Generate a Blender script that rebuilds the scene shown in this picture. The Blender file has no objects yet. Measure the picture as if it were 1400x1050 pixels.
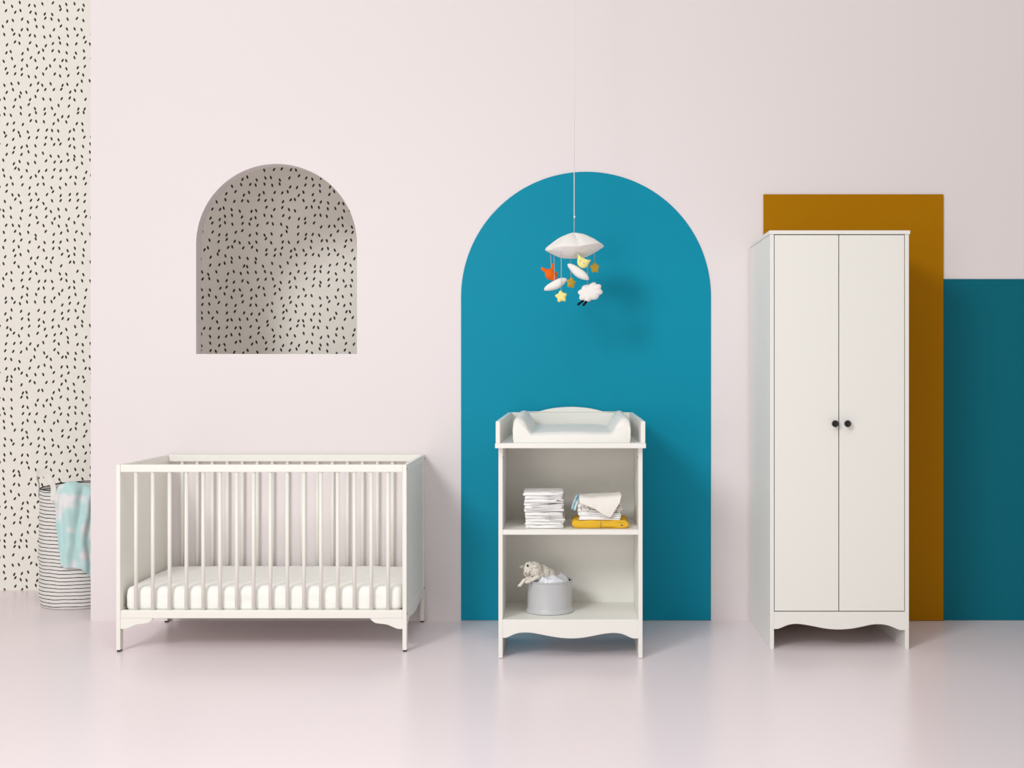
import bpy, bmesh, math, random
from mathutils import Vector, Matrix, noise

C = bpy.context.scene.collection
sc = bpy.context.scene
PI = math.pi

# ------------------------------------------------------------------ camera
F, CX, CY, H = 1648.0, 780.0, 508.0, 1.198      # focal length and principal point in photo pixels, camera height
cam_d = bpy.data.cameras.new('camera'); cam = bpy.data.objects.new('camera', cam_d); C.objects.link(cam)
cam.location = (0, 0, H); cam.rotation_euler = (PI/2, 0, 0)
cam_d.sensor_fit = 'HORIZONTAL'; cam_d.sensor_width = 36
cam_d.lens = 36*F/1400
cam_d.shift_x = (700-CX)/1400; cam_d.shift_y = (CY-525)/1400
sc.camera = cam

# ------------------------------------------------------------------ light and exposure
w = bpy.data.worlds.new('studio'); sc.world = w; w.use_nodes = True
w.node_tree.nodes['Background'].inputs[0].default_value = (1.0, .965, .91, 1)
w.node_tree.nodes['Background'].inputs[1].default_value = .45

def area(name, loc, target, size, power, col=(1, 1, 1), spread=180):
    d = bpy.data.lights.new(name, 'AREA'); d.shape = 'DISK'; d.size = size; d.energy = power; d.color = col
    d.spread = math.radians(spread)
    o = bpy.data.objects.new(name, d); C.objects.link(o); o.location = loc
    o.rotation_euler = (Vector(target)-Vector(loc)).to_track_quat('-Z', 'Y').to_euler()
    return o
area('key_softbox', (-3.6, -0.9, 4.5), (2.0, 5.8, 0.7), 2.0, 226, (.975, .99, 1.0))
area('overhead_softbox', (-0.3, 2.4, 4.2), (-0.3, 2.7, 0), 2.2, 27, (1.0, 1.0, 1.0), 120)
area('added_fill', (-2.6, -1.0, 1.2), (-0.9, 5.5, 0.5), 2.4, 52, (1.0, .97, .91), 180)  # added fill without a seen source, lifts the crib and table shelves

vs = sc.view_settings
vs.view_transform = 'Standard'; vs.look = 'None'; vs.gamma = 1; vs.use_curve_mapping = False
vs.exposure = 0.0

# ------------------------------------------------------------------ helpers
def P(px, py, D):
    """photo pixel at depth D -> world point"""
    return Vector(((px-CX)*D/F, D, H-(py-CY)*D/F))

def lin(c):
    return tuple(((v/255)/12.92 if v/255 <= .04045 else ((v/255+.055)/1.055)**2.4) for v in c)

def mat(name, rgb, rough=.5, spec=.5, bump=0, bscale=200, vary=0, vscale=8, sheen=0, coat=0, sss=0):
    m = bpy.data.materials.new(name); m.use_nodes = True
    nt = m.node_tree; b = nt.nodes['Principled BSDF']
    c = lin(rgb)
    b.inputs['Base Color'].default_value = (*c, 1)
    b.inputs['Roughness'].default_value = rough
    b.inputs['Specular IOR Level'].default_value = spec
    if sheen: b.inputs['Sheen Weight'].default_value = sheen
    if coat:
        b.inputs['Coat Weight'].default_value = coat; b.inputs['Coat Roughness'].default_value = .2
    tc = nt.nodes.new('ShaderNodeTexCoord')
    if vary:
        n = nt.nodes.new('ShaderNodeTexNoise'); n.inputs['Scale'].default_value = vscale
        n.inputs['Detail'].default_value = 3
        nt.links.new(tc.outputs['Object'], n.inputs['Vector'])
        mx = nt.nodes.new('ShaderNodeMix'); mx.data_type = 'RGBA'
        mx.inputs[6].default_value = (*[v*(1-vary) for v in c], 1)
        mx.inputs[7].default_value = (*[min(1, v*(1+vary)) for v in c], 1)
        nt.links.new(n.outputs['Fac'], mx.inputs[0]); nt.links.new(mx.outputs[2], b.inputs['Base Color'])
    if bump:
        n2 = nt.nodes.new('ShaderNodeTexNoise'); n2.inputs['Scale'].default_value = bscale
        nt.links.new(tc.outputs['Object'], n2.inputs['Vector'])
        bp = nt.nodes.new('ShaderNodeBump'); bp.inputs['Strength'].default_value = bump; bp.inputs['Distance'].default_value = .002
        nt.links.new(n2.outputs['Fac'], bp.inputs['Height']); nt.links.new(bp.outputs['Normal'], b.inputs['Normal'])
    return m

def link(name, me, m=None, parent=None, smooth=False):
    o = bpy.data.objects.new(name, me); C.objects.link(o)
    if m: me.materials.append(m)
    if smooth:
        for p in me.polygons: p.use_smooth = True
    if parent: o.parent = parent
    return o

def from_bm(name, bm, m=None, parent=None, smooth=False):
    bmesh.ops.recalc_face_normals(bm, faces=bm.faces)
    me = bpy.data.meshes.new(name); bm.to_mesh(me); bm.free()
    return link(name, me, m, parent, smooth)

def bevel(o, wd=.0015, seg=2):
    md = o.modifiers.new('bevel', 'BEVEL'); md.width = wd; md.segments = seg; md.limit_method = 'ANGLE'
    md.angle_limit = math.radians(40); md.harden_normals = False
    return o

def subsurf(o, n=1):
    md = o.modifiers.new('subsurf', 'SUBSURF'); md.levels = n; md.render_levels = n
    return o

def tag(o, label=None, cat=None, group=None, kind=None):
    if label: o['label'] = label
    if cat: o['category'] = cat
    if group: o['group'] = group
    if kind: o['kind'] = kind
    return o

ROOTS = {}
def thing(name, loc, label, cat, group=None, rz=0):
    o = bpy.data.objects.new(name, None); C.objects.link(o); o.empty_display_size = .05
    o.location = loc; o.rotation_euler = (0, 0, rz)
    return tag(o, label, cat, group)

def local(o, parent):
    """object built in world coordinates becomes a child of a root placed elsewhere"""
    o.parent = parent
    o.matrix_parent_inverse = Matrix.Translation(-parent.location) if not isinstance(parent.data, bpy.types.Mesh) else Matrix()
    return o

def box(name, x0, x1, y0, y1, z0, z1, m, parent=None, bv=.0015):
    bm = bmesh.new()
    vs_ = [bm.verts.new(p) for p in ((x0,y0,z0),(x1,y0,z0),(x1,y1,z0),(x0,y1,z0),(x0,y0,z1),(x1,y0,z1),(x1,y1,z1),(x0,y1,z1))]
    for f in ((0,1,2,3),(4,7,6,5),(0,4,5,1),(1,5,6,2),(2,6,7,3),(3,7,4,0)): bm.faces.new([vs_[i] for i in f])
    o = from_bm(name, bm, m)
    if bv: bevel(o, bv)
    if parent: local(o, parent)
    return o

def plate(name, pts, axis, a0, a1, m, parent=None, bv=.0012):
    """outline extruded. axis 'y': pts are (x,z) between y=a0..a1; axis 'x': pts are (y,z)"""
    bm = bmesh.new()
    mk = (lambda p, a: (p[0], a, p[1])) if axis == 'y' else (lambda p, a: (a, p[0], p[1]))
    A = [bm.verts.new(mk(p, a0)) for p in pts]; B = [bm.verts.new(mk(p, a1)) for p in pts]
    bm.faces.new(A); bm.faces.new(B[::-1])
    n = len(pts)
    for i in range(n): bm.faces.new((A[i], A[(i+1) % n], B[(i+1) % n], B[i]))
    o = from_bm(name, bm, m)
    if bv: bevel(o, bv, 1)
    if parent: local(o, parent)
    return o

def spline(pts, n=8):
    """Catmull-Rom through points"""
    out = []
    k = len(pts)
    for i in range(k-1):
        p0 = pts[max(i-1, 0)]; p1 = pts[i]; p2 = pts[i+1]; p3 = pts[min(i+2, k-1)]
        for j in range(n):
            t = j/n
            out.append(tuple(.5*((2*b)+(-a+c)*t+(2*a-5*b+4*c-d)*t*t+(-a+3*b-3*c+d)*t**3) for a, b, c, d in zip(p0, p1, p2, p3)))
    out.append(tuple(pts[-1]))
    return out

def tube(name, path, r, m, parent=None, seg=8, smooth=True):
    """tube along world path; r a number or list"""
    bm = bmesh.new(); rings = []
    path = [Vector(p) for p in path]
    for i, p in enumerate(path):
        t = (path[min(i+1, len(path)-1)]-path[max(i-1, 0)]).normalized()
        u = t.cross(Vector((0, 1, 0)));
        if u.length < .1: u = t.cross(Vector((1, 0, 0)))
        u.normalize(); v = t.cross(u)
        rr = r[i] if isinstance(r, (list, tuple)) else r
        rings.append([bm.verts.new(p+u*rr*math.cos(2*PI*k/seg)+v*rr*math.sin(2*PI*k/seg)) for k in range(seg)])
    for a, b in zip(rings, rings[1:]):
        for k in range(seg): bm.faces.new((a[k], a[(k+1) % seg], b[(k+1) % seg], b[k]))
    bm.faces.new(rings[0][::-1]); bm.faces.new(rings[-1])
    o = from_bm(name, bm, m, smooth=smooth)
    if parent: local(o, parent)
    return o

def lathe(name, prof, c, m, parent=None, seg=48, axis='z', smooth=True):
    """prof list of (r,h) closed at r=0 ends"""
    bm = bmesh.new(); rings = []
    def mk(r, h, a):
        if axis == 'z': return (c[0]+r*math.cos(a), c[1]+r*math.sin(a), c[2]+h)
        return (c[0]+r*math.cos(a), c[1]+h, c[2]+r*math.sin(a))
    for r, h in prof:
        if r < 1e-6: rings.append([bm.verts.new(mk(0, h, 0))])
        else: rings.append([bm.verts.new(mk(r, h, 2*PI*k/seg)) for k in range(seg)])
    for a, b in zip(rings, rings[1:]):
        for k in range(seg):
            if len(a) == 1 and len(b) == 1: continue
            if len(a) == 1: bm.faces.new((a[0], b[k], b[(k+1) % seg]))
            elif len(b) == 1: bm.faces.new((a[k], a[(k+1) % seg], b[0]))
            else: bm.faces.new((a[k], a[(k+1) % seg], b[(k+1) % seg], b[k]))
    o = from_bm(name, bm, m, smooth=smooth)
    if parent: local(o, parent)
    return o

def blob(name, parts, m, parent=None, voxel=.0025, smooth_it=6, wool=0, wool_scale=.006):
    """one continuous body: parts are ('e', centre, radii, rot) ellipsoids or ('c', p0, p1, r0, r1) tapered limbs, fused by a voxel remesh"""
    bm = bmesh.new()
    for p in parts:
        if p[0] == 'e':
            M = Matrix.Translation(p[1]) @ (p[3] if len(p) > 3 else Matrix()).to_4x4() @ Matrix.Diagonal((*p[2], 1))
            bmesh.ops.create_icosphere(bm, subdivisions=3, radius=1, matrix=M)
        else:
            a, b, r0, r1 = Vector(p[1]), Vector(p[2]), p[3], p[4]
            n = 7
            for i in range(n+1):
                t = i/n
                bmesh.ops.create_icosphere(bm, subdivisions=2, radius=r0+(r1-r0)*t, matrix=Matrix.Translation(a.lerp(b, t)))
    o = from_bm(name, bm, m, smooth=True)
    md = o.modifiers.new('remesh', 'REMESH'); md.mode = 'VOXEL'; md.voxel_size = voxel; md.use_smooth_shade = True
    if smooth_it:
        s = o.modifiers.new('smooth', 'SMOOTH'); s.iterations = smooth_it; s.factor = .5
    if wool:
        tx = bpy.data.textures.new(name+'_wool', 'CLOUDS'); tx.noise_scale = wool_scale
        d = o.modifiers.new('wool', 'DISPLACE'); d.texture = tx; d.strength = wool; d.mid_level = .5; d.texture_coords = 'LOCAL'
    if parent: local(o, parent)
    return o

def puffy(name, outline, depth, centre, m, rot=None, parent=None, sub=2):
    """stuffed felt shape: outline (x,z) about 0, inflated both ways"""
    bm = bmesh.new(); R = (rot or Matrix.Identity(3)).to_3x3(); c = Vector(centre); n = len(outline)
    def ring(s, y): return [bm.verts.new(c+R @ Vector((x*s, y, z*s))) for x, z in outline]
    lv = [(.42, -.95), (.74, -.78), (.93, -.42), (1, 0), (.93, .42), (.74, .78), (.42, .95)]
    rs = [ring(s, y*depth) for s, y in lv]
    for a, b in zip(rs, rs[1:]):
        for k in range(n): bm.faces.new((a[k], a[(k+1) % n], b[(k+1) % n], b[k]))
    for r_, y in ((rs[0], -1), (rs[-1], 1)):
        v = bm.verts.new(c+R @ Vector((0, y*depth, 0)))
        for k in range(n): bm.faces.new((r_[k], r_[(k+1) % n], v))
    o = from_bm(name, bm, m, smooth=True); subsurf(o, sub)
    if parent: local(o, parent)
    return o

def nz(x, y, z): return noise.noise(Vector((x, y, z)))

# ------------------------------------------------------------------ materials
M_wall = mat('pale_pink_wall_paint', (238, 230, 231), .6, .2, bump=.05, bscale=300)
M_floor = mat('pale_lilac_gloss_floor', (244, 231, 235), .27, .5, vary=.012, vscale=1.2)
M_ceil = mat('white_ceiling_paint', (235, 232, 228), .8, .2)
M_white = mat('white_lacquer', (239, 238, 232), .38, .4)
M_cribw = mat('white_crib_paint', (243, 241, 234), .4, .4)
M_teal = mat('teal_paint', (6, 145, 174), .5, .14, vary=.01)
M_teal2 = mat('deep_teal_paint', (4, 106, 124), .5, .14, vary=.01)
M_must = mat('mustard_paint', (176, 118, 0), .55, .08, vary=.01)
M_black = mat('black_knob_plastic', (22, 20, 20), .35, .5)
M_gap = mat('gap_shade_and_bolt_grey', (70, 68, 64), .8, .2)  # dark grey for painted shade in the door gaps, and for the bolts
M_sheet = mat('white_cotton_sheet', (250, 250, 246), .85, .2, bump=.25, bscale=500)
M_vinyl = mat('white_pad_cover', (240, 238, 233), .5, .3, bump=.1, bscale=60)
M_towel = mat('white_terry_cloth', (251, 250, 249), .95, .1, bump=.5, bscale=700)
M_cream = mat('cream_cotton_cloth', (240, 236, 228), .95, .1, bump=.4, bscale=700)
M_yel = mat('mustard_yellow_cotton', (232, 186, 60), .9, .1, bump=.4, bscale=600)
M_metal = mat('light_grey_bin_enamel', (196, 197, 200), .35, .5)
M_inner = mat('bin_inside_shade', (25, 25, 27), .8, .2)  # near-black colour that paints the shade inside the bin
M_bag = mat('white_thin_plastic', (235, 239, 246), .22, .6)
M_plush = mat('cream_plush', (232, 227, 216), 1, .1, bump=.5, bscale=500, vary=.05, vscale=90)
M_hoof = mat('grey_brown_felt', (140, 130, 115), .9, .1)
M_felt = mat('white_felt', (242, 239, 236), .95, .1, bump=.5, bscale=500)
M_orange = mat('orange_felt', (240, 108, 28), .95, .1, bump=.4, bscale=500)
M_lemon = mat('lemon_yellow_felt', (243, 232, 150), .95, .1, bump=.4, bscale=500)
M_gold = mat('mustard_star_felt', (214, 180, 74), .95, .1, bump=.4, bscale=500)
M_navy = mat('dark_navy_felt', (24, 28, 48), .9, .1)
M_string = mat('grey_cord', (196, 190, 192), .8, .2)
M_cord = mat('white_cord', (238, 234, 236), .8, .2)
M_strap = mat('white_cotton_strap', (240, 238, 232), .9, .1, bump=.4, bscale=500)
M_peach = mat('pink_blush_felt', (240, 190, 170), .95, .1)

# wallpaper: small dark rice-grain dashes, leaning left or right, on off-white
def wallpaper():
    m = bpy.data.materials.new('grain_dash_wallpaper'); m.use_nodes = True
    nt = m.node_tree; N = nt.nodes; L = nt.links; b = N['Principled BSDF']
    b.inputs['Roughness'].default_value = .7; b.inputs['Specular IOR Level'].default_value = .25
    tc = N.new('ShaderNodeTexCoord')
    sep = N.new('ShaderNodeSeparateXYZ'); L.new(tc.outputs['Object'], sep.inputs[0])
    cmb = N.new('ShaderNodeCombineXYZ')
    def math_(op, a, c=None, v=None):
        n = N.new('ShaderNodeMath'); n.operation = op
        L.new(a, n.inputs[0])
        if c is not None: L.new(c, n.inputs[1])
        if v is not None: n.inputs[1].default_value = v
        return n.outputs[0]
    S = 1/.0432                                        # grains per metre
    sx = math_('MULTIPLY', sep.outputs[0], v=S); sz = math_('MULTIPLY', sep.outputs[2], v=S)
    L.new(sx, cmb.inputs[0]); L.new(sz, cmb.inputs[1])
    vo = N.new('ShaderNodeTexVoronoi'); vo.voronoi_dimensions = '2D'; vo.feature = 'F1'
    vo.inputs['Scale'].default_value = 1; vo.inputs['Randomness'].default_value = .62
    L.new(cmb.outputs[0], vo.inputs['Vector'])
    sub = N.new('ShaderNodeVectorMath'); sub.operation = 'SUBTRACT'
    L.new(cmb.outputs[0], sub.inputs[0]); L.new(vo.outputs['Position'], sub.inputs[1])
    sc_ = N.new('ShaderNodeSeparateColor'); L.new(vo.outputs['Color'], sc_.inputs[0])
    sg = math_('GREATER_THAN', sc_.outputs[0], v=.5)
    ang = math_('MULTIPLY', sg, v=.86); ang = math_('SUBTRACT', ang, v=.43)
    wob = math_('MULTIPLY', sc_.outputs[1], v=.16); ang = math_('ADD', ang, wob)
    rot = N.new('ShaderNodeVectorRotate'); rot.rotation_type = 'Z_AXIS'
    L.new(sub.outputs[0], rot.inputs['Vector']); L.new(ang, rot.inputs['Angle'])
    s2 = N.new('ShaderNodeSeparateXYZ'); L.new(rot.outputs[0], s2.inputs[0])
    a = math_('POWER', math_('ABSOLUTE', math_('DIVIDE', s2.outputs[0], v=.118)), v=2.2)
    c = math_('POWER', math_('ABSOLUTE', math_('DIVIDE', s2.outputs[1], v=.235)), v=2.2)
    d = math_('ADD', a, c)
    mr = N.new('ShaderNodeMapRange'); mr.inputs['From Min'].default_value = .8; mr.inputs['From Max'].default_value = 1.2
    L.new(d, mr.inputs['Value'])
    mx = N.new('ShaderNodeMix'); mx.data_type = 'RGBA'
    mx.inputs[6].default_value = (*lin((52, 50, 48)), 1); mx.inputs[7].default_value = (*lin((248, 245, 237)), 1)
    L.new(mr.outputs[0], mx.inputs[0]); L.new(mx.outputs[2], b.inputs['Base Color'])
    return m
M_paper = wallpaper()

def stripes():
    m = bpy.data.materials.new('striped_canvas'); m.use_nodes = True
    nt = m.node_tree; N = nt.nodes; L = nt.links; b = N['Principled BSDF']; b.inputs['Roughness'].default_value = .9
    b.inputs['Specular IOR Level'].default_value = .1
    tc = N.new('ShaderNodeTexCoord'); mp = N.new('ShaderNodeMapping'); mp.inputs['Scale'].default_value = (7, 7, 3)
    L.new(tc.outputs['Object'], mp.inputs[0])
    n = N.new('ShaderNodeTexNoise'); n.inputs['Scale'].default_value = 1.6; n.inputs['Detail'].default_value = 2; L.new(mp.outputs[0], n.inputs['Vector'])
    sep = N.new('ShaderNodeSeparateXYZ'); L.new(tc.outputs['Object'], sep.inputs[0])
    def mt(op, a, v=None, c=None):
        k = N.new('ShaderNodeMath'); k.operation = op; L.new(a, k.inputs[0])
        if c is not None: L.new(c, k.inputs[1])
        else: k.inputs[1].default_value = v
        return k.outputs[0]
    z = mt('ADD', sep.outputs[2], c=mt('MULTIPLY', n.outputs['Fac'], .010))
    f = mt('FRACT', mt('DIVIDE', z, .0185), 0)
    n3 = N.new('ShaderNodeTexNoise'); n3.inputs['Scale'].default_value = 40; L.new(tc.outputs['Object'], n3.inputs['Vector'])
    f = mt('ADD', f, c=mt('MULTIPLY', mt('SUBTRACT', n3.outputs['Fac'], .5), .14))
    line = mt('LESS_THAN', f, .21)
    mx = N.new('ShaderNodeMix'); mx.data_type = 'RGBA'
    mx.inputs[6].default_value = (*lin((236, 234, 230)), 1); mx.inputs[7].default_value = (*lin((58, 56, 60)), 1)
    L.new(line, mx.inputs[0]); L.new(mx.outputs[2], b.inputs['Base Color'])
    return m
M_stripe = stripes()

def blotch(name, base, spot, scale, lo, hi, rough=.9, voronoi=False):
    m = bpy.data.materials.new(name); m.use_nodes = True
    nt = m.node_tree; N = nt.nodes; L = nt.links; b = N['Principled BSDF']; b.inputs['Roughness'].default_value = rough
    b.inputs['Specular IOR Level'].default_value = .1
    tc = N.new('ShaderNodeTexCoord')
    n = N.new('ShaderNodeTexVoronoi' if voronoi else 'ShaderNodeTexNoise'); n.inputs['Scale'].default_value = scale
    L.new(tc.outputs['Object'], n.inputs['Vector'])
    mr = N.new('ShaderNodeMapRange'); mr.inputs['From Min'].default_value = lo; mr.inputs['From Max'].default_value = hi
    L.new(n.outputs['Distance' if voronoi else 'Fac'], mr.inputs['Value'])
    mx = N.new('ShaderNodeMix'); mx.data_type = 'RGBA'
    mx.inputs[6].default_value = (*lin(spot if voronoi else base), 1); mx.inputs[7].default_value = (*lin(base if voronoi else spot), 1)
    L.new(mr.outputs[0], mx.inputs[0]); L.new(mx.outputs[2], b.inputs['Base Color'])
    return m
M_aqua = blotch('aqua_cloth_with_white_patches', (196, 230, 229), (238, 236, 238), 8, .50, .62)
M_dots = blotch('white_muslin_with_dark_specks', (244, 240, 234), (90, 84, 84), 75, .17, .26, voronoi=True)
M_blue = blotch('light_blue_muslin', (165, 205, 218), (215, 230, 235), 60, .5, .56)

# ------------------------------------------------------------------ the room
YW, YR, TOP = 5.798, 6.603, 3.6
XL = -2.308
def st(o): o['kind'] = 'structure'; return o
st(box('floor', -6, 5, -4, 6.75, -.06, 0, M_floor, bv=0))
st(box('trim_1', -6, 3.6, 5.34, 5.46, TOP, TOP+.12, M_ceil, bv=0))      # beam across the set that the mobile hangs from
st(box('wall_rear', -6, 3.6, YR, YR+.12, 0, TOP, M_paper, bv=0))
st(box('light_block_right', 3.48, 3.6, YW+.08, YR, 0, TOP, M_wall, bv=0))  # unseen end piece, added to keep world light out of the rear room

def partition():
    cx, r, zs, zb = (-1.801-1.027)/2, .387, 1.810, 1.2825
    n = 48
    arc = [(cx+r*math.cos(PI*k/n), zs+r*math.sin(PI*k/n)) for k in range(n+1)]      # right to left
    bm = bmesh.new()
    x0, x1 = XL, 3.6
    def quad(y, pts, flip):
        v = [bm.verts.new((p[0], y, p[1])) for p in pts]
        bm.faces.new(v[::-1] if flip else v)
    for y, fl in ((YW, False), (YW+.08, True)):
        quad(y, [(x0, 0), (x1, 0), (x1, zb), (x0, zb)], fl)
        quad(y, [(x0, zb), (cx-r, zb), (cx-r, zs), (x0, zs)], fl)
        quad(y, [(cx+r, zb), (x1, zb), (x1, zs), (cx+r, zs)], fl)
        quad(y, [(x0, zs), (cx-r, zs), (cx-r, TOP), (x0, TOP)], fl)
        quad(y, [(cx+r, zs), (x1, zs), (x1, TOP), (cx+r, TOP)], fl)
        for a, b in zip(arc, arc[1:]):
            quad(y, [(b[0], b[1]), (a[0], a[1]), (a[0], TOP), (b[0], TOP)], fl)
    def side(pts):
        for a, b in zip(pts, pts[1:]):
            bm.faces.new([bm.verts.new(q) for q in ((a[0], YW, a[1]), (b[0], YW, b[1]), (b[0], YW+.08, b[1]), (a[0], YW+.08, a[1]))])
    side([(x0, 0), (x0, TOP)]); side([(x1, TOP), (x1, 0)]); side([(x0, TOP), (x1, TOP)])
    side([(cx+r, zs), (cx+r, zb), (cx-r, zb), (cx-r, zs)]); side(arc)
    bmesh.ops.remove_doubles(bm, verts=bm.verts, dist=1e-5)
    return from_bm('wall_back', bm, M_wall)
st(partition())

# coloured boards on the wall
cx, r, zs = (-.526+.675)/2, .6007, 1.558
arch = [(cx-r, .002), (cx+r, .002)] + [(cx+r*math.cos(PI*k/72), zs+r*math.sin(PI*k/72)) for k in range(73)]
tag(plate('arched_panel', arch, 'y', YW-.004, YW-.0002, M_teal, bv=.0006),
    'tall round-topped teal panel on the pink wall behind the changing table', 'wall panel')
tag(box('wall_panel', .927, 1.791, YW-.010, YW-.0002, .002, 2.0495, M_must, bv=.001),
    'tall rectangular mustard panel on the pink wall behind the wardrobe', 'wall panel')
tag(box('wall_panel', 1.7925, 2.9, YW-.004, YW-.0002, .002, 1.643, M_teal2, bv=.001),
    'low rectangular dark teal panel at the right edge, beside the mustard one', 'wall panel')

# ------------------------------------------------------------------ crib
def build_crib():
    X0, X1, Y0, Y1, ZT = -1.941, -.700, 5.148, 5.788, .800
    root = thing('crib', ((X0+X1)/2, (Y0+Y1)/2, 0), 'white wooden slatted baby crib standing against the pink wall below the arched opening', 'crib')
    pw, pd = .018, .036
    for x in (X0, X1-pw):
        for y in (Y0, Y1-pd):
            p = box('post', x, x+pw, y, y+pd, .008, ZT, M_cribw, root, .002)
            f = box('foot', x+.002, x+pw-.002, y+.004, y+pd-.004, 0, .0085, M_black, None, .001); f.parent = p
            f['label'] = 'black plastic foot'
    for k, (y, yy) in enumerate(((Y0, Y0+.026), (Y1-.026, Y1))):
        box('top_rail', X0+pw, X1-pw, y+.001, yy-.001, .768, ZT, M_cribw, root, .003)
        box('bottom_rail', X0+pw, X1-pw, y+.001, yy-.001, .1434, .1775, M_cribw, root, .003)
        yc = (y+yy)/2
        for i in range(16):
            x = X0+.009 + (X1-X0-.018)*(i+1)/17
            lathe('slat', [(0, .172), (.0082, .172), (.0082, .772), (0, .772)], (x, yc, 0), M_cribw, root, 16)
    # scalloped brackets under the bottom rails
    prof = [(0, .1434), (.0, .0985), (.020, .0985), (.040, .106), (.066, .1165), (.095, .1205), (.116, .124), (.130, .133), (.138, .1434)]
    sp = [prof[0]] + spline(prof[1:], 5)
    for y in (Y0+.002, Y1-.022):
        plate('corner_bracket', [(X0+pw+a, b) for a, b in sp], 'y', y, y+.018, M_cribw, root)
        plate('corner_bracket', [(X1-pw-a, b) for a, b in sp], 'y', y, y+.018, M_cribw, root)
    # ends: panel, top rail and scalloped lower rail
    ya, yb = Y0+pd, Y1-pd
    low = spline([(ya, .094), (5.20, .108), (5.24, .124), (5.29, .127), (5.36, .118), (5.44, .114), (5.50, .116), (5.58, .124), (5.66, .131), (5.70, .126), (yb, .112)], 5)
    for s, x in ((-1, X0), (1, X1-pw)):
        xo, xi = (x+.002, x+pw-.002)
        box('end_panel', x+.005, x+pw-.005, ya, yb, .176, .770, M_cribw, root, 0)
        plate('end_bottom_rail', [(yb, .1785), (ya, .1785)] + low, 'x', xo, xi, M_cribw, root)
        box('end_top_rail', x+.001, x+pw-.001, ya, yb, .768, ZT-.0005, M_cribw, root, .002)
    for y in (Y0+.012, Y1-.012):
        for z in (.782, .162):
            b = lathe('bolt', [(0, -.001), (.0035, -.001), (.0035, .0012), (.002, .0016), (0, .0016)], (0, 0, 0), M_gap, None, 12)
            b.rotation_euler = (0, PI/2, 0); b.location = Vector((X1, y, z))-root.location; b.parent = root
    box('mattress_base', X0+pw+.002, X1-pw-.002, Y0+.028, Y1-.028, .150, .166, M_cribw, root, .002)
    # mattress with a fitted sheet
    bm = bmesh.new()
    xa, xb, y0, y1, z0, z1 = X0+pw+.006, X1-pw-.006, Y0+.03, Y1-.03, .1665, .2715
    nx, ny = 120, 40
    r = .030
    loop = []
    # cross-section in (y,z) around, extruded along x with end rounding
    def section(inset):
        pts = []
        a0, a1, b0, b1 = y0+inset, y1-inset, z0+min(inset, .012), z1-inset*.9
        rr = max(r-inset*.3, .004)
        for cxn, czn, st_ in ((a1-rr, b1-rr, 0), (a0+rr, b1-rr, 1), (a0+rr*.6, b0+rr*.6, 2), (a1-rr*.6, b0+rr*.6, 3)):
            q = rr if st_ < 2 else rr*.6
            for k in range(7):
                an = PI/2*(st_+k/6)
                pts.append((cxn+q*math.cos(an), czn+q*math.sin(an)))
        # densify the top and front
        out = []
        for i in range(len(pts)):
            p, q = pts[i], pts[(i+1) % len(pts)]
            d = math.hypot(p[0]-q[0], p[1]-q[1]); k = max(1, min(14, int(d/.02)))
            key = 7*(i//7)+6 == i
            kk = (14, 5, 14, 5)[i//7] if key else 1
            for j in range(kk): out.append((p[0]+(q[0]-p[0])*j/kk, p[1]+(q[1]-p[1])*j/kk))
        return out
    rings = []
    for i in range(nx+1):
        t = i/nx; x = xa+(xb-xa)*t
        e = min(x-xa, xb-x)
        ins = 0 if e > .03 else .03*(1-math.sqrt(max(0, 1-((.03-e)/.03)**2)))
        sec = section(ins)
        ring = []
        for (y, z) in sec:
            fr = max(0, 1-(y-y0)/.05)                                   # wrinkles on the front edge
            dz = .003*nz(x*9, y*7, 1.3)+.0012*nz(x*30, y*25, 4)
            dy = -.0035*fr*nz(x*14+z*20, z*26, 7.7)
            top = (z-z0)/(z1-z0)
            ring.append(bm.verts.new((x, y+dy, z+dz*top+.002*top*math.sin(PI*t))))
        rings.append(ring)
    n = len(rings[0])
    for a, b in zip(rings, rings[1:]):
        for k in range(n): bm.faces.new((a[k], a[(k+1) % n], b[(k+1) % n], b[k]))
    bm.faces.new(rings[0]); bm.faces.new(rings[-1][::-1])
    mt = from_bm('crib_mattress', bm, M_sheet, smooth=True)
    tag(mt, 'white mattress in a fitted cotton sheet lying inside the slatted crib', 'mattress')
    # pull hems along the sheet's lower front
    return root
build_crib()

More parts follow.
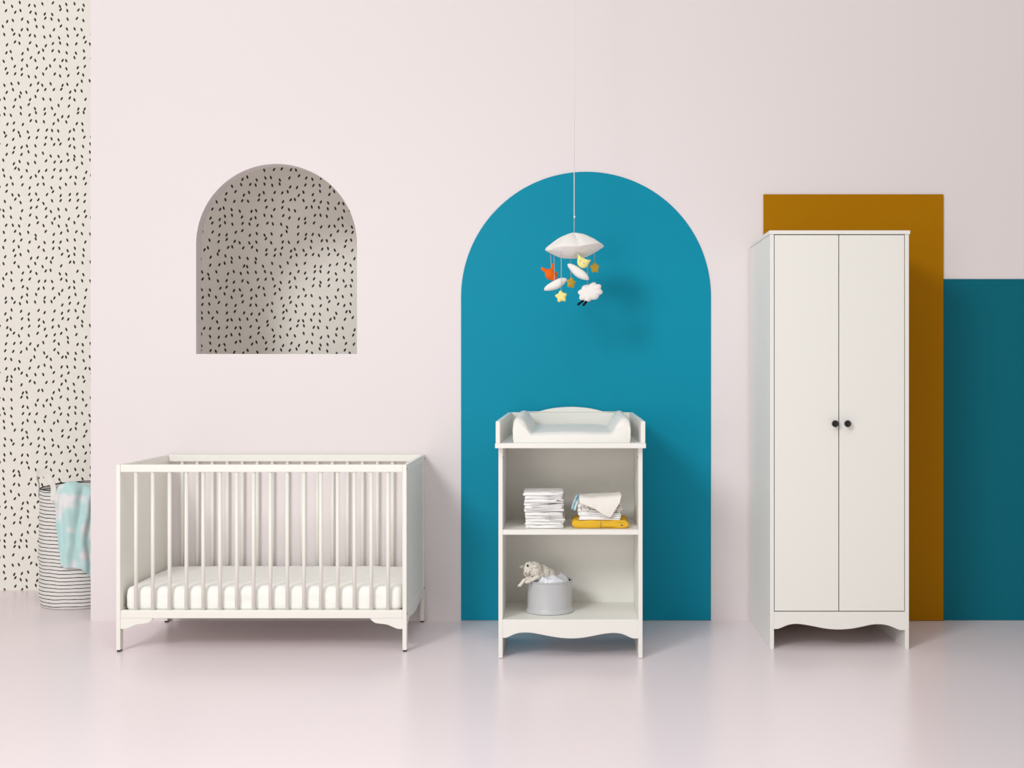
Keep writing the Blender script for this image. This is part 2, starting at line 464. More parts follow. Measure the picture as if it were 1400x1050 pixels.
# ------------------------------------------------------------------ wardrobe
def build_wardrobe():
    X0, X1, Y0, Y1, ZT = .8617, 1.4615, 5.202, 5.782, 1.807
    root = thing('wardrobe', ((X0+X1)/2, (Y0+Y1)/2, 0), 'tall white two-door wardrobe with black round knobs standing before the mustard panel', 'wardrobe')
    t = .017
    box('side_panel', X0, X0+t, Y0+.002, Y1, 0, ZT-.016, M_white, root)
    box('side_panel', X1-t, X1, Y0+.002, Y1, 0, ZT-.016, M_white, root)
    box('top_panel', X0-.004, X1+.004, Y0-.003, Y1, ZT-.016, ZT, M_white, root)
    box('back_panel', X0+t, X1-t, Y1-.012, Y1-.006, .12, ZT-.016, M_white, root, 0)
    box('bottom_panel', X0+t, X1-t, Y0+.032, Y1-.012, .150, .166, M_white, root)
    box('door_gap_shade', X0+t, X1-t, Y0+.024, Y0+.030, .166, ZT-.016, M_gap, root, 0)['label'] = 'dark strip standing in for shade in the door gaps'  # no real part: dark sheet painting the shade seen through the gaps
    zd0, zd1 = H-(836-CY)*Y0/F, ZT-.0195
    xm = (1147.2-CX)*Y0/F
    for a, b, kx in ((X0+t+.0030, xm-.0020, 1140.6), (xm+.0020, X1-t-.0030, 1157.6)):
        d = box('door', a, b, Y0+.003, Y0+.021, zd0+.002, zd1, M_white, root, .0012)
        c = P(kx, 579, Y0)
        k = lathe('knob', [(0, .003), (.0065, .003), (.0065, -.010), (.0125, -.014), (.0148, -.018), (.0145, -.0225), (.0125, -.0245), (.008, -.0235), (.0055, -.0222), (0, -.0218)],
                  (c.x, Y0, c.z), M_black, None, 32, 'y')
        k.parent = d; k['label'] = 'black round knob'
    y = Y0
    pts = [(1059, 860.2), (1064, 860.0), (1070, 857.8), (1078, 854.6), (1088.6, 853.2), (1100, 854.3), (1115, 857), (1130, 859.8), (1147, 860.9), (1164, 859.8),
           (1180, 856.8), (1192, 854.3), (1202.5, 853.7), (1213, 855), (1222, 858.2), (1228, 860.8), (1231.5, 861.8), (1236.5, 861.8)]
    wv = [((a-CX)*y/F, H-(b-CY)*y/F) for a, b in pts]
    wv[0] = (X0+t, wv[0][1]); wv[-1] = (X1-t, wv[-1][1])
    plate('plinth', [(X1-t, zd0-.0022), (X0+t, zd0-.0022)] + spline(wv, 4), 'y', Y0+.003, Y0+.019, M_white, root)
build_wardrobe()

# ------------------------------------------------------------------ changing table
TY0 = 5.03
def build_table():
    X0, X1, Y0, Y1 = -.3007, .3007, TY0, 5.42
    root = thing('changing_table', (0, 5.2, 0), 'white open changing table with two shelves and a raised tray before the teal arch', 'changing table')
    t = .0175
    zt = .8805
    box('side_panel', X0, X0+t, Y0, Y1, .002, zt, M_white, root)
    box('side_panel', X1-t, X1, Y0, Y1, .002, zt, M_white, root)
    box('back_panel', X0+t, X1-t, Y1-.008, Y1-.002, .1450, zt, M_white, root, 0)
    zs1 = H-(847.2-CY)*Y0/F
    box('shelf', X0+t, X1-t, Y0+.016, Y1-.008, zs1-.018, zs1, M_white, root)
    zm1, zm0 = H-(724.4-CY)*Y0/F, H-(731.2-CY)*Y0/F
    box('shelf', X0+t, X1-t, Y0+.001, Y1-.008, zm0, zm1, M_white, root)
    pts = [(687.6, 872.2), (692.5, 872), (697, 870), (703, 867.2), (710, 865.4), (718, 864.9), (727, 865.4), (738, 867.3), (752, 870), (765, 872), (780, 873), (795, 872.2),
           (810, 869.7), (825, 866.8), (838, 865.5), (848, 866.3), (856, 869), (862, 871.8), (866, 873), (872, 873)]
    wv = [((a-CX)*Y0/F, H-(b-CY)*Y0/F) for a, b in pts]
    wv[0] = (X0+t, wv[0][1]); wv[-1] = (X1-t, wv[-1][1])
    plate('apron', [(X1-t, zs1), (X0+t, zs1)] + spline(wv, 4), 'y', Y0+.001, Y0+.0165, M_white, root)
    for x in (X0+t, X1-t):                                        # small fittings at the top of the sides
        s = 1 if x < 0 else -1
        f = lathe('cam_fitting', [(0, -.0008), (.005, -.0008), (.005, .0008), (0, .0008)], (0, 0, 0), M_hoof, None, 14)
        f.rotation_euler = (0, PI/2, 0); f.location = Vector((x+s*.0006, Y0+.035, .838))-root.location; f.parent = root
    # tray
    A, B = 4.990, 5.785
    zb = zt; zf = .9005
    bm_pts = [(-.3125, A), (.3125, A), (.3045, B), (-.3045, B)]
    bm = bmesh.new()
    lo = [bm.verts.new((x, y, zb)) for x, y in bm_pts]; hi = [bm.verts.new((x, y, zf)) for x, y in bm_pts]
    bm.faces.new(lo[::-1]); bm.faces.new(hi)
    for i in range(4): bm.faces.new((lo[i], lo[(i+1) % 4], hi[(i+1) % 4], hi[i]))
    local(bevel(from_bm('tray_base', bm, M_white)), root)
    for s in (-1, 1):
        bm = bmesh.new(); th = .018
        def col(xo, y, z1): return [bm.verts.new(p) for p in ((s*xo, y, zf), (s*(xo-th), y, zf), (s*(xo-th), y, z1), (s*xo, y, z1))]
        a = col(.3100, A+.003, .9915); b = col(.2990, B-.018, 1.0025)
        bm.faces.new(a); bm.faces.new(b[::-1])
        for i in range(4): bm.faces.new((a[i], a[(i+1) % 4], b[(i+1) % 4], b[i]))
        local(bevel(from_bm('tray_side', bm, M_white), .002), root)
    D = B-.018
    top = [(696.5, 563.8), (718, 563.8), (730, 563.6), (738, 562.2), (748, 559.6), (760, 557.6), (772, 556.6), (781, 556.3), (790, 556.6), (802, 557.7), (814, 559.8), (824, 562.3), (832, 563.7), (843, 563.8), (864.3, 563.8)]
    tp = [((a-CX)*D/F, H-(b-CY)*D/F) for a, b in spline(top, 4)]
    tp[0] = (-.299, tp[0][1]); tp[-1] = (.299, tp[-1][1])
    bp = plate('tray_back', [(.299, zf), (-.299, zf)] + tp, 'y', D, B, M_white, root, .002)
    # thin moulded line on the back board
    tube('moulding', [(x*.80, D-.001, 1.006) for x in (-.30, -.15, 0, .15, .30)], .0018, M_white, root, 6)
build_table()

# changing pad
def build_pad():
    # profile over x from left to right (half), (dx from outer edge, height)
    xl, xr, y0, y1, zb = (701.8-CX)*5.05/F, (861.5-CX)*5.05/F, 5.035, 5.735, .9008
    half = [(0.004, .0), (0, .012), (-.001, .05), (-.001, .084), (.004, .0965), (.014, .1025), (.026, .103), (.040, .096), (.054, .080), (.066, .060), (.073, .046), (.078, .041), (.088, .040), (.105, .041), (.15, .043), (.20, .044)]
    wd = xr-xl
    prof = [(xl+a, b) for a, b in half] + [(xl+wd/2, .0445)] + [(xr-a, b) for a, b in half[::-1]]
    prof = spline(prof, 3)
    bm = bmesh.new(); rings = []
    ny = 40
    for j in range(ny+1):
        t = j/ny; y = y0+(y1-y0)*t
        e = min(t, 1-t)*(y1-y0)
        s = 1 if e > .022 else math.sqrt(max(0, 1-((.022-e)/.022)**2))*.25+.75
        s2 = 1 if e > .09 else math.sqrt(max(0, 1-((.09-e)/.09)**2))*.22+.78
        ring = []
        for x, z in prof:
            zz = z*(1+.12*t)*((s2*max(s, .9) if z > .05 else s) if z > .02 else 1)
            wob = .0022*nz(x*16, y*12, 3)+.0010*nz(x*50, y*38, 9)
            k = min(1, z/.04)
            # bolsters bulge towards the back
            bulge = max(0, (z-.05))/.05*.010*math.sin(PI*min(1, t*1.05))
            sgn = 1 if x < 0 else -1
            ring.append(bm.verts.new((x+sgn*bulge*.6, y-.004*math.sin(PI*z/.1)*(1 if j == 0 else 0), zb+zz+wob*k*(0 if j in (0,) else 1)+bulge*.3)))
        rings.append(ring)
    n = len(rings[0])
    for a, b in zip(rings, rings[1:]):
        for k in range(n-1): bm.faces.new((a[k], a[k+1], b[k+1], b[k]))
        bm.faces.new((a[n-1], a[0], b[0], b[n-1]))
    bm.faces.new(rings[0]); bm.faces.new(rings[-1][::-1])
    o = from_bm('changing_pad', bm, M_vinyl, smooth=True); bevel(o, .003, 3)
    tag(o, 'white padded changing mat with raised sides lying in the changing table tray', 'changing pad')
build_pad()

# ------------------------------------------------------------------ folded cloths
def folded_cloth(name, xc, y0, z0, wd, dp, h, m, seed, fold=-1, wob=.003, sag=0, layers=2):
    """fold rounded on one side, open edges on the other; front edges rounded layer by layer"""
    g = .0007; n = 14
    def outline():
        pts = []                                          # (u 0..1 across, v 0..1 up, layer-mid)
        L = []
        if layers == 2:
            for k in range(n+1): L.append((1-k/n, 0, .25))
            for k in range(1, 8):
                a = PI*k/8; L.append((-math.sin(a)*h*.5/wd, .5-.5*math.cos(a), .25 if k < 4 else .75))
            for k in range(n+1): L.append((k/n, 1, .75))
            L.append((1.006, .88, .75)); L.append((1.0, .515, .75))
            for k in range(1, n): L.append((1-k/n, .508, .75))
            L.append((.015, .5, .5))
            for k in range(1, n): L.append((k/n, .492, .25))
            L.append((1.0, .485, .25)); L.append((1.006, .14, .25))
        else:
            for k in range(n+1): L.append((1-k/n, 0, .5))
            for k in range(1, 6):
                a = PI*k/6; L.append((-math.sin(a)*h*.5/wd, .5-.5*math.cos(a), .5))
            for k in range(n+1): L.append((k/n, 1, .5))
            for k in range(1, 6):
                a = PI*k/6; L.append((1+math.sin(a)*h*.5/wd, .5+.5*math.cos(a), .5))
        return L
    L = outline()
    bm = bmesh.new(); rings = []
    ys = [0, .002, .006, .014] + [.014+(dp-.028)*k/7 for k in range(1, 7)] + [dp-.014, dp-.006, dp-.002, dp]
    for y in ys:
        e = min(y, dp-y)
        s = .50 if e < .001 else (.80 if e < .004 else (.97 if e < .010 else 1))
        ring = []
        for u, v, mid in L:
            vv = mid+(v-mid)*s if layers == 2 else .5+(v-.5)*s
            x = (u-.5)*wd*(-fold)
            zz = z0+vv*h + sag*math.sin(PI*u)
            f = 1.0
            x2 = x + wob*1.5*nz(seed*3.1, y*9, vv*2.3+seed)*(1 if abs(u-.5) > .3 else .3)
            z2 = zz + wob*.45*nz(x*22+seed*7, y*16, seed*1.7)*min(1, v*2)
            yy = y + wob*1.1*nz(x*18, mid*7+seed*2.3, 5)
            ring.append(bm.verts.new((xc+x2, y0+yy, max(z2, z0-.0003))))
        rings.append(ring)
    n2 = len(L)
    for a, b in zip(rings, rings[1:]):
        for k in range(n2): bm.faces.new((a[k], a[(k+1) % n2], b[(k+1) % n2], b[k]))
    bm.faces.new(rings[0][::-1]); bm.faces.new(rings[-1])
    bmesh.ops.triangulate(bm, faces=[f for f in bm.faces if len(f.verts) > 4])
    return from_bm(name, bm, m, smooth=True)

ZM = H-(724.4-CY)*TY0/F                          # middle shelf top
ordn = ['bottom', 'second from the bottom', 'third from the bottom', 'fourth from the bottom', 'fifth from the bottom', 'middle',
        'fifth from the top', 'fourth from the top', 'third from the top', 'second from the top', 'top']
random.seed(4)
z = ZM+.0004
hs = [.0135]*11
for i in range(11):
    h = (.0138, .0122, .0130, .0125, .0135, .014, .0125, .013, .0145, .014, .0145)[i]
    xc = P(745, 700, 5.14).x + random.uniform(-.003, .003) + (.003 if i < 5 else -.003)
    o = folded_cloth('folded_cloth', xc, 5.075+random.uniform(-.004, .004), z, .156+random.uniform(-.008, .006), .20, h, M_towel, i+1, fold=-1, wob=.0038)
    tag(o, 'white folded cloth, ' + ordn[i] + ' one of the left stack', 'cloth', 'white folded cloths in the left stack')
    z += h+.0004

z = ZM+.0004
xr0 = P(820.5, 700, 5.14).x
o = folded_cloth('folded_garment', xr0, 5.07, z, .205, .20, .034, M_yel, 31, fold=-1, wob=.006, layers=1)
tag(o, 'mustard yellow folded garment at the bottom of the right stack', 'clothing')
sm = tube('seam', [(xr0+.001, 5.0675, z+.003), (xr0, 5.0655, z+.012), (xr0+.001, 5.0655, z+.022), (xr0, 5.0685, z+.031)], .0009, M_hoof); sm.parent = o
bt = blob('popper', [('e', (xr0+.089, 5.069, z+.014), (.0065, .003, .0035))], M_hoof, None, .001, 2); bt.parent = o
z += .0345
for i, (h, wv_) in enumerate(((.0165, .165), (.0165, .170))):
    o = folded_cloth('folded_cloth', xr0+.001-.002*i, 5.072, z, wv_, .19, h, M_towel, 40+i, fold=-1, wob=.005)
    tag(o, ('plain white folded cloth lying directly on the yellow garment', 'plain white folded cloth just below the speckled cloths')[i], 'cloth', 'plain white cloths in the right stack')
    z += h+.0004
lab = ['white folded muslin with dark specks, lowest speckled one in the right stack', 'white folded muslin with dark specks, between two other speckled ones', 'white folded muslin with dark specks, directly under the draped cream cloth']
for i, (h, wv_) in enumerate(((.018, .176), (.017, .172), (.018, .158))):
    o = folded_cloth('folded_muslin', xr0+(0, .001, .003)[i], 5.074, z, wv_, .18, h, M_dots, 60+i, fold=-1, wob=.006)
    tag(o, lab[i], 'cloth', 'speckled muslins in the right stack')
    z += h+.0004
ZS = z
def drape_cream():
    bm = bmesh.new(); nu, nv = 26, 26
    grid = []
    xa, xb = P(792, 0, 5.1).x, P(849, 0, 5.1).x
    for i in range(nu+1):
        u = i/nu; col = []
        flap = .020+.068*min(1, u/.80)**1.15 if u < .80 else .088-.060*((u-.80)/.20)
        back = .13
        tot = back+flap
        for j in range(nv+1):
            s = tot*j/nv
            hump = .012*math.sin(PI*min(1, u*1.1))*0 + .006*nz(u*3, s*14, 2)+.010*(u**3)+.004
            if s < back:
                y = 5.066+(back-s); zz = ZS+.002+hump+.003
                k = max(0, 1-(back-s)/.02); zz -= .004*k*k; y -= .002*k
            else:
                d = s-back
                y = 5.060-.006*math.sin(PI*min(1, d/.09))+.003*nz(u*6, d*20, 8); zz = ZS+.001+hump-d
            x = xa+(xb-xa)*u
            d2 = max(0, s-back)
            x -= .22*d2*(u**2)                          # right edge slants inwards as it falls
            x += .003*nz(s*14, u*2, 6)
            col.append(bm.verts.new((x, y, zz)))
        grid.append(col)
    for a, b in zip(grid, grid[1:]):
        for j in range(nv): bm.faces.new((a[j], a[j+1], b[j+1], b[j]))
    o = from_bm('draped_cloth', bm, M_cream, smooth=True)
    sd = o.modifiers.new('solid', 'SOLIDIFY'); sd.thickness = .0035; sd.offset = 1
    subsurf(o, 1)
    tag(o, 'cream cloth draped over the top and front of the right stack', 'cloth')
drape_cream()
def blue_cloth():
    bm = bmesh.new(); grid = []
    path = [P(792.5, 677.5, 5.15), P(790, 676, 5.14), P(787, 677.5, 5.125), P(784, 684, 5.11), P(781.5, 692, 5.105), P(780.5, 697, 5.10)]
    path = [Vector(p) for p in spline([tuple(p) for p in path], 5)]
    for i, p in enumerate(path):
        t = i/(len(path)-1)
        wv_ = .020+.004*t
        row = []
        for j in range(9):
            v = j/8
            row.append(bm.verts.new(p+Vector((wv_*v*.9+.002*nz(t*6, v*4, 3), .012*v+.005*math.sin(v*9+t*3), -.014*v*(1-t)+.004*math.sin(v*7)))))
        grid.append(row)
    for a, b in zip(grid, grid[1:]):
        for j in range(8): bm.faces.new((a[j], a[j+1], b[j+1], b[j]))
    o = from_bm('muslin_cloth', bm, M_blue, smooth=True)
    sd = o.modifiers.new('solid', 'SOLIDIFY'); sd.thickness = .003
    subsurf(o, 1)
    tag(o, 'light blue muslin cloth poking out from the left side of the right stack', 'cloth')
blue_cloth()

# ------------------------------------------------------------------ bin, bag and toy sheep
ZL = H-(847.2-CY)*TY0/F
BC = Vector(((751.2-CX)*5.21/F, 5.215, ZL))
def build_bin():
    root = thing('storage_bin', tuple(BC), 'light grey round metal bin on the bottom shelf of the changing table', 'bin')
    hb = .137
    prof = [(0, .001), (.1035, .001), (.1055, .003), (.1055, .006), (.1010, .009), (.0975, .018), (.0965, .022), (.0965, hb-.020), (.0975, hb-.016), (.0975, hb-.012), (.0985, hb-.004), (.1012, hb-.002), (.1015, hb+.0005), (.0995, hb+.0015), (.0975, hb-.001),
            (.0955, hb-.012), (.0950, .008), (0, .006)]
    lathe('bin_body', prof, (BC.x, BC.y, BC.z), M_metal, root, 72)
    lathe('inside_shade', [(0, .010), (.094, .010), (.0944, hb-.006), (.0932, hb-.006), (.092, .012), (0, .012)], (BC.x, BC.y, BC.z), M_inner, root, 64)['label'] = 'dark shell standing in for shade inside the bin'  # added dark shell, shade of the bin's inside put into its colour
    # crumpled bag
    bm = bmesh.new(); rings = []; N = 72
    for j in range(16):
        t = j/15
        r = .087*(1-t**1.4) if t < 1 else 0
        ring = []
        if j == 15:
            ring = [bm.verts.new((BC.x+.01, BC.y, BC.z+hb+.020))]
        else:
            for k in range(N):
                a = 2*PI*k/N
                lf = 1-.16*max(0, math.cos(a-PI*1.12))**3*(1-t)                # gap at the left of the rim
                x = r*math.cos(a)*lf; y = r*math.sin(a)*lf
                cr = .014*nz(x*28+2, y*28, 1)+.010*abs(nz(x*48, y*48, 5))+.005*nz(x*110, y*110, 8)
                zz = hb-.014+.030*math.sin(min(1, t*1.6)*PI/2)+cr*min(1, t*5+.25)
                dent = max(0, min(1, (y+.005)/.03))*max(0, min(1, (.045-x)/.04))         # pressed down where the toy lies
                ring.append(bm.verts.new((BC.x+x, BC.y+y, BC.z+zz-.095*dent)))
        rings.append(ring)
    for a, b in zip(rings, rings[1:]):
        for k in range(N):
            if len(b) == 1: bm.faces.new((a[k], a[(k+1) % N], b[0]))
            else: bm.faces.new((a[k], a[(k+1) % N], b[(k+1) % N], b[k]))
    lo = []
    for k in range(N):                                                       # bag runs down into the bin
        a = 2*PI*k/N; lf = 1-.16*max(0, math.cos(a-PI*1.12))**3
        lo.append(bm.verts.new((BC.x+.080*math.cos(a)*lf, BC.y+.080*math.sin(a)*lf, BC.z+.02)))
    for k in range(N): bm.faces.new((lo[k], lo[(k+1) % N], rings[0][(k+1) % N], rings[0][k]))
    bm.faces.new(lo[::-1])
    o = from_bm('plastic_bag', bm, M_bag, smooth=True)
    tag(o, 'crumpled white plastic bag filling the grey round bin', 'bag')
build_bin()

def build_sheep():
    D = 5.19
    Q = lambda x, y, d=0: P(x, y, D+d)
    root = thing('toy_sheep', tuple(Q(745, 796, .05)), 'cream plush toy sheep leaning over the rim of the grey bin', 'toy')
    ry = lambda deg: Matrix.Rotation(math.radians(deg), 3, 'Y')
    blob('body', [
        ('e', Q(730, 778.5, -.005), (.034, .034, .034), ry(20)),        # woolly crown and neck
        ('e', Q(723, 776, -.025), (.0225, .022, .026), ry(12)),         # face
        ('e', Q(719.6, 783.2, -.040), (.0125, .013, .0150), ry(-15)),   # muzzle
        ('e', Q(733, 785.5, .01), (.038, .034, .032)),                  # chest
        ('e', Q(742, 783.5, .035), (.038, .036, .034), ry(35)),
        ('e', Q(750, 786.5, .05), (.034, .034, .031), ry(35)),
        ('e', Q(758, 790.5, .065), (.028, .028, .024), ry(30)),
        ('e', Q(765, 793.5, .07), (.018, .022, .016), ry(20)),
        ('c', Q(724, 790, -.03), Q(716.5, 793.5, -.05), .0105, .0075),
        ('c', Q(716.5, 793.5, -.05), Q(709.8, 801.5, -.055), .0072, .0068),  # raised foreleg, bent at the wrist
        ('c', Q(735, 789, -.035), Q(720, 796, -.062), .0105, .0070),       # other foreleg lying on the rim
        ('c', Q(727, 773.0, -.038), Q(732.5, 774.5, -.040), .0042, .0062),      # near ear, hanging out
        ('c', Q(717, 774, -.01), Q(710.5, 775.4, -.012), .0056, .0030),     # far ear
    ], M_plush, root, .0020, 3, .0065, .0055)
    blob('hoof', [('e', Q(708.8, 803.2, -.056), (.0095, .008, .0062), ry(-25))], M_hoof, root, .0016, 3)
    for x, y, d in ((721.4, 773.3, -.0495),):
        blob('eye', [('e', Q(x, y, d), (.0048, .003, .005))], M_black, root, .0007, 2)
    blob('eye', [('e', Q(716.3, 774.2, -.032), (.002, .003, .0035))], M_black, root, .0006, 2)
    blob('nose', [('e', Q(718.4, 783.6, -.0565), (.0055, .003, .0026), ry(20))], M_hoof, root, .0008, 2)
    tube('mouth', [Q(718.6, 784.5, -.0570), Q(719.0, 786.3, -.0565), Q(720.6, 786.6, -.0555), Q(721.6, 785.2, -.0535)], .0011, M_hoof, root, 6)
build_sheep()

# ------------------------------------------------------------------ baby mobile
def build_mobile():
    D = 5.40
    top = P(785, 319, D)
    root = thing('baby_mobile', (top.x, top.y, TOP), 'baby mobile of white clouds, yellow stars and felt animals hanging before the teal arch', 'mobile')
    tube('cord', [(top.x, D, TOP), (top.x, D, P(785, 297, D).z)], .0021, M_cord, root, 8)
    blob('knot', [('e', P(785.3, 296.5, D), (.0042, .004, .0055))], M_cord, root, .001, 2)
    tube('string', [P(785, 297, D), P(785, 319, D)+Vector((0, 0, -.01))], .0016, M_string, root, 6)
    # big padded cloud disc with sewn sectors
    bm = bmesh.new(); rings = []; N = 96; c = P(785.8, 339, D)
    tilt = Matrix.Rotation(math.radians(-4.5), 3, 'Y')
    def rr(a): return .120+.010*abs(math.cos(a))**3+.004*abs(math.sin(2.5*a+.4))
    prof = []
    for j in range(19):
        t = j/18*PI                                     # 0 top, PI bottom
        prof.append(t)
    for t in prof:
        ring = []
        for k in range(N):
            a = 2*PI*k/N
            rad = math.sin(t)**.9
            up = math.cos(t) > 0
            crease = 1-abs(math.sin(2.5*a+.4))                # 1 on a seam
            puff = 1-.22*crease**2*min(1, rad*2.5)*(1 if rad < .97 else .3)
            z = (.060*(1-rad**1.55) if up else -.046*(1-rad**2.1))*puff + (.0055 if up else -.0055)*math.sqrt(max(0, 1-rad**6))
            z += .003*nz(a*2.2, t*3, 2)-.010*crease*rad**4+.004
            v = Vector((rr(a)*rad*math.cos(a), rr(a)*rad*math.sin(a), z))
            ring.append(v)
        rings.append(ring)
    R = [[bm.verts.new(c+tilt @ v) for v in ring] if 0 < i < 18 else [bm.verts.new(c+tilt @ ring[0])] for i, ring in enumerate(rings)]
    for a, b in zip(R, R[1:]):
        for k in range(N):
            if len(a) == 1: bm.faces.new((a[0], b[k], b[(k+1) % N]))
            elif len(b) == 1: bm.faces.new((a[k], a[(k+1) % N], b[0]))
            else: bm.faces.new((a[k], a[(k+1) % N], b[(k+1) % N], b[k]))
    local(from_bm('cloud_canopy', bm, M_felt, smooth=True), root)['label'] = 'large white padded cloud'
    def pillow(px, py, L, Tk, deg, d, yaw=0):
        """small lens-shaped cloud"""
        out = []
        for k in range(40):
            a = 2*PI*k/40
            x = math.cos(a); s = math.sin(a)
            out.append((x*L, s*abs(s)**.25*Tk*(1-.10*math.cos(3*a+1))))
        rot = Matrix.Rotation(math.radians(yaw), 3, 'Z') @ Matrix.Rotation(math.radians(deg), 3, 'Y')
        return puffy('small_cloud', out, Tk*1.1, P(px, py, D+d), M_felt, rot, root, 1)
    pillow(759.5, 389, .058, .0205, -26, -.03)
    pillow(790.5, 371.8, .060, .0205, 36, -.06)
    def star(px, py, r, deg, d, m, yaw=0):
        out = []
        for k in range(20):
            a = PI/2+2*PI*k/20
            ph = k % 4
            rad = (1, .80, .60, .80)[ph]
            out.append((r*rad*math.cos(a), r*rad*math.sin(a)))
        rot = Matrix.Rotation(math.radians(yaw), 3, 'Z') @ Matrix.Rotation(math.radians(deg), 3, 'Y')
        return puffy('star', out, r*.38, P(px, py, D+d), m, rot, root, 1)
    star(767.3, 405.5, .0305, -8, -.06, M_lemon)
    star(780.8, 386.8, .0285, 6, .05, M_gold, 38)
    star(813, 366, .0285, -4, .04, M_gold, 38)
    # orange bird with raised wings
    Q = lambda x, y, d=0: P(x, y, D+d)
    ob = .05
    b = blob('felt_bird', [('e', Q(752.3, 375, ob), (.024, .018, .026), Matrix.Rotation(math.radians(-20), 3, 'Y')),
                        ('e', Q(757, 379.5, ob), (.015, .013, .016)),
                        ('c', Q(748, 371.5, ob), Q(741.6, 367.4, ob), .0095, .0075),
                        ('c', Q(755.3, 371, ob), Q(755.8, 361.8, ob), .0080, .0068),
                        ('e', Q(759.8, 374.8, ob+.01), (.0095, .008, .0115))], M_orange, root, .0018, 4)
    b['label'] = 'orange felt bird'
    # yellow cat head
    yd = -.075
    cat = [(-8.2, 11.5), (-6.6, 11.8), (-4.5, 8.6), (-.5, 7), (4, 4.6), (7.6, 3.2), (10.8, 4.2), (11.6, 2.6), (8.6, -.8), (7.2, -5), (4, -8.2), (-.5, -9.2), (-5, -7.8), (-8.2, -4.6), (-9.6, -1), (-9.4, 3), (-8.6, 7)]
    s = (D+yd)/F
    cat = [((x+.4)*s*.93, zq*s*.93) for x, zq in cat[::-1]]
    ct = puffy('cat_head', cat, .017, Q(797.3, 358.6, yd), M_lemon, None, root, 2); ct['label'] = 'yellow felt cat head'
    fy = -.0178
    def onface(x, y, r, m, name):
        o = blob(name, [('e', Q(x, y, yd+fy), (r, .0022, r))], m, None, .0006, 1); o.parent = ct; return o
    o1 = onface(792.9, 356.2, .0036, M_felt, 'eye'); o2 = onface(797.9, 359.8, .0050, M_felt, 'eye')
    p1 = blob('pupil', [('e', Q(792.9, 356.2, yd+fy-.002), (.0017, .001, .0017))], M_navy, None, .0004, 1); p1.parent = ct
    p2 = blob('pupil', [('e', Q(798.0, 359.8, yd+fy-.002), (.0022, .001, .0022))], M_navy, None, .0004, 1); p2.parent = ct
    for o in (o1, o2, p1, p2): o.matrix_parent_inverse = Matrix.Translation(-root.location) if False else Matrix()
    # sheep-like little cloud with dark legs
    out = []
    N2 = 64
    rot = Matrix.Rotation(math.radians(-22), 3, 'Y')
    for k in range(N2):
        a = 2*PI*k/N2
        sc2 = 1+.19*(abs(math.sin(4*a+.5))-.62)
        c_, s_ = math.cos(a), math.sin(a)
        out.append((.055*sc2*c_*(1+.10*s_*s_), .0385*sc2*s_*(1+.12*c_*c_)))
    cs = puffy('scalloped_cloud', out, .020, Q(807, 399.5, -.02), M_felt, rot, root, 1); cs['label'] = 'white scalloped cloud'
    for a, b_ in (((800, 409), (791.3, 415.6)), ((806.5, 407.8), (798.5, 416.3)), ((809, 406.5), (801.5, 412))):
        blob('dangling_leg', [('c', Q(*a, -.008), Q(*b_, -.02), .0050, .0056), ('e', Q(*b_, -.024), (.0092, .007, .0058), Matrix.Rotation(math.radians(-40), 3, 'Y'))], M_navy, root, .0014, 2)
    # strings
    for (xa, ya, da), (xb, yb, db) in (((757.3, 345, .03), (758.2, 386, -.03)), ((767.3, 344, -.06), (767.3, 397.5, -.06)), ((791.3, 341.5, -.075), (791.6, 351, -.072)),
                                       ((803.5, 346, .02), (803.2, 391, -.02)), ((752.5, 344, .05), (754, 371, .05)), ((780.5, 344, .05), (780.5, 379, .05)), ((812.6, 341, .04), (812.7, 358, .04)),):
        tube('string', [Q(xa, ya, da), Q(xb, yb, db)], .0013, M_string, root, 6)
    for x, y in ((767.3, 344.5), (791.4, 342)):
        blob('thread_loop', [('e', Q(x, y, -.085), (.002, .0015, .005))], M_string, root, .0007, 1)
build_mobile()

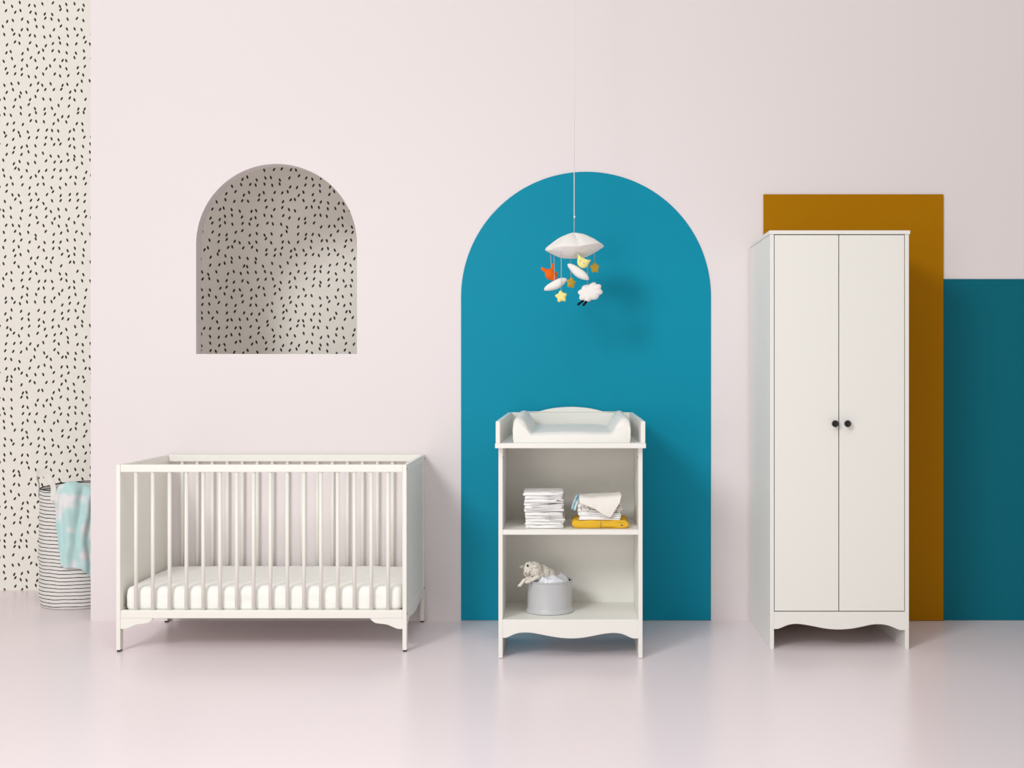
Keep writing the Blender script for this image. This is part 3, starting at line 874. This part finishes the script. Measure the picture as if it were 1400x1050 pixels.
# ------------------------------------------------------------------ laundry basket
def build_basket():
    cx, cy, R, hz = -2.540, 6.235, .193, .605
    root = thing('laundry_basket', (cx, cy, 0), 'tall striped fabric laundry basket half hidden behind the pink wall edge', 'basket')
    bm = bmesh.new(); N = 96
    def rad(a, z):
        t = z/hz
        return R*(.985+.02*math.sin(t*PI))+.0045*nz(math.cos(a)*1.5, math.sin(a)*1.5, z*9)+.0022*nz(math.cos(a)*4, math.sin(a)*4, z*30)-.006*max(0, 1-t*12)
    def ztop(a): return hz+.010*math.sin(a+.5)+.006*nz(math.cos(a)*2, math.sin(a)*2, 3)
    M = 44; rings = []
    rings.append([bm.verts.new((cx, cy, .001))])
    rings.append([bm.verts.new((cx+R*.5*math.cos(2*PI*k/N), cy+R*.5*math.sin(2*PI*k/N), .001)) for k in range(N)])
    for j in range(M+1):
        t = j/M
        rings.append([bm.verts.new((cx+rad(2*PI*k/N, t*hz)*math.cos(2*PI*k/N), cy+rad(2*PI*k/N, t*hz)*math.sin(2*PI*k/N), .002+t*(ztop(2*PI*k/N)-.002))) for k in range(N)])
    for j in range(0, 11):
        t = 1-j/10*.97
        rings.append([bm.verts.new((cx+(rad(2*PI*k/N, t*hz)-.006)*math.cos(2*PI*k/N), cy+(rad(2*PI*k/N, t*hz)-.006)*math.sin(2*PI*k/N), .008+t*(ztop(2*PI*k/N)-.009))) for k in range(N)])
    rings.append([bm.verts.new((cx, cy, .02))])
    for a, b in zip(rings, rings[1:]):
        for k in range(N):
            if len(a) == 1: bm.faces.new((a[0], b[k], b[(k+1) % N]))
            elif len(b) == 1: bm.faces.new((a[k], a[(k+1) % N], b[0]))
            else: bm.faces.new((a[k], a[(k+1) % N], b[(k+1) % N], b[k]))
    local(from_bm('basket_body', bm, M_stripe, smooth=True), root)
    # black binding on the rim
    tube('rim_binding', [(cx+(rad(2*PI*k/60, hz)-.003)*math.cos(2*PI*k/60), cy+(rad(2*PI*k/60, hz)-.003)*math.sin(2*PI*k/60), ztop(2*PI*k/60)+.0015) for k in range(61)], .0028, M_navy, root, 6)
    def strap(a0, a1, hgt, lift):
        pts = []
        def wp(a, z, off): rr = R+off; return Vector((cx+rr*math.cos(a), cy+rr*math.sin(a), z))
        A0, A1 = wp(a0, hz-.055, .006), wp(a1, hz-.055, .006)
        B0, B1 = wp(a0, hz+.01, .006), wp(a1, hz+.01, .006)
        T = [A0, wp(a0, hz-.03, .007), B0]
        for k in range(1, 12):
            t = k/12; an = a0+(a1-a0)*t
            T.append(B0.lerp(B1, t*.0+(1-math.cos(PI*t))/2)+Vector((math.cos((a0+a1)/2)*.03*math.sin(PI*t), math.sin((a0+a1)/2)*.03*math.sin(PI*t), hgt*math.sin(PI*t)**.8)))
        T += [B1, wp(a1, hz-.03, .007), A1]
        T = [Vector(p) for p in spline([tuple(p) for p in T], 3)]
        bm = bmesh.new(); prev = None; n = len(T)
        for i, p in enumerate(T):
            t = (T[min(i+1, n-1)]-T[max(i-1, 0)]).normalized()
            f = i/(n-1); an = a0+(a1-a0)*f
            out = Vector((math.cos(an), math.sin(an), 0))
            wdir = t.cross(out).normalized()
            nrm = wdir.cross(t).normalized()
            row = [bm.verts.new(p+wdir*s1*.017+nrm*s2*.0018) for s1, s2 in ((-1, -1), (1, -1), (1, 1), (-1, 1))]
            if prev:
                for k in range(4): bm.faces.new((prev[k], prev[(k+1) % 4], row[(k+1) % 4], row[k]))
            else: bm.faces.new(row)
            prev = row
        bm.faces.new(prev[::-1])
        local(bevel(from_bm('handle', bm, M_strap), .0008), root)
    strap(math.radians(188), math.radians(255), .075, 0)
    strap(math.radians(8), math.radians(75), .075, 0)
    # aqua cloth hanging over the rim towards the camera
    bm = bmesh.new(); grid = []; nu, nv = 60, 60
    a0, a1 = math.radians(264), math.radians(322)
    for i in range(nu+1):
        u = i/nu; a = a0+(a1-a0)*u; col = []
        drop = .395+.085*u+.012*math.sin(u*9)
        inside = .10
        tot = inside+drop
        for j in range(nv+1):
            s = tot*j/nv
            if s < inside:
                q = (inside-s)/inside
                rr = R-.004-.06*math.sin(q*PI/2)
                z = ztop(a)+.028+.012*math.sin(u*6)-.05*q*q+.012*nz(u*4, s*20, 1)
            else:
                d = s-inside; q = min(1, d/.03)
                fold = .5+.5*math.sin(u*20+3.0*nz(u*2, d*4, 3)+d*11)
                rr = R+.010*q+.022*fold*q*(.5+.5*math.sin(PI*min(1, d/.4)))+.010*nz(u*6, d*14, 6)*q
                z = ztop(a)+.028+.012*math.sin(u*6)-d
            aa = a-.05*math.sin(s*9)*(1-u)+.02*nz(u*3, s*8, 9)
            col.append(bm.verts.new((cx+rr*math.cos(aa), cy+rr*math.sin(aa), z)))
        grid.append(col)
    for a, b in zip(grid, grid[1:]):
        for j in range(nv): bm.faces.new((a[j], a[j+1], b[j+1], b[j]))
    o = from_bm('baby_blanket', bm, M_aqua, smooth=True)
    sd = o.modifiers.new('solid', 'SOLIDIFY'); sd.thickness = .003; sd.offset = 1
    tag(o, 'pale aqua cotton blanket with white patches hanging over the striped laundry basket', 'blanket')
build_basket()
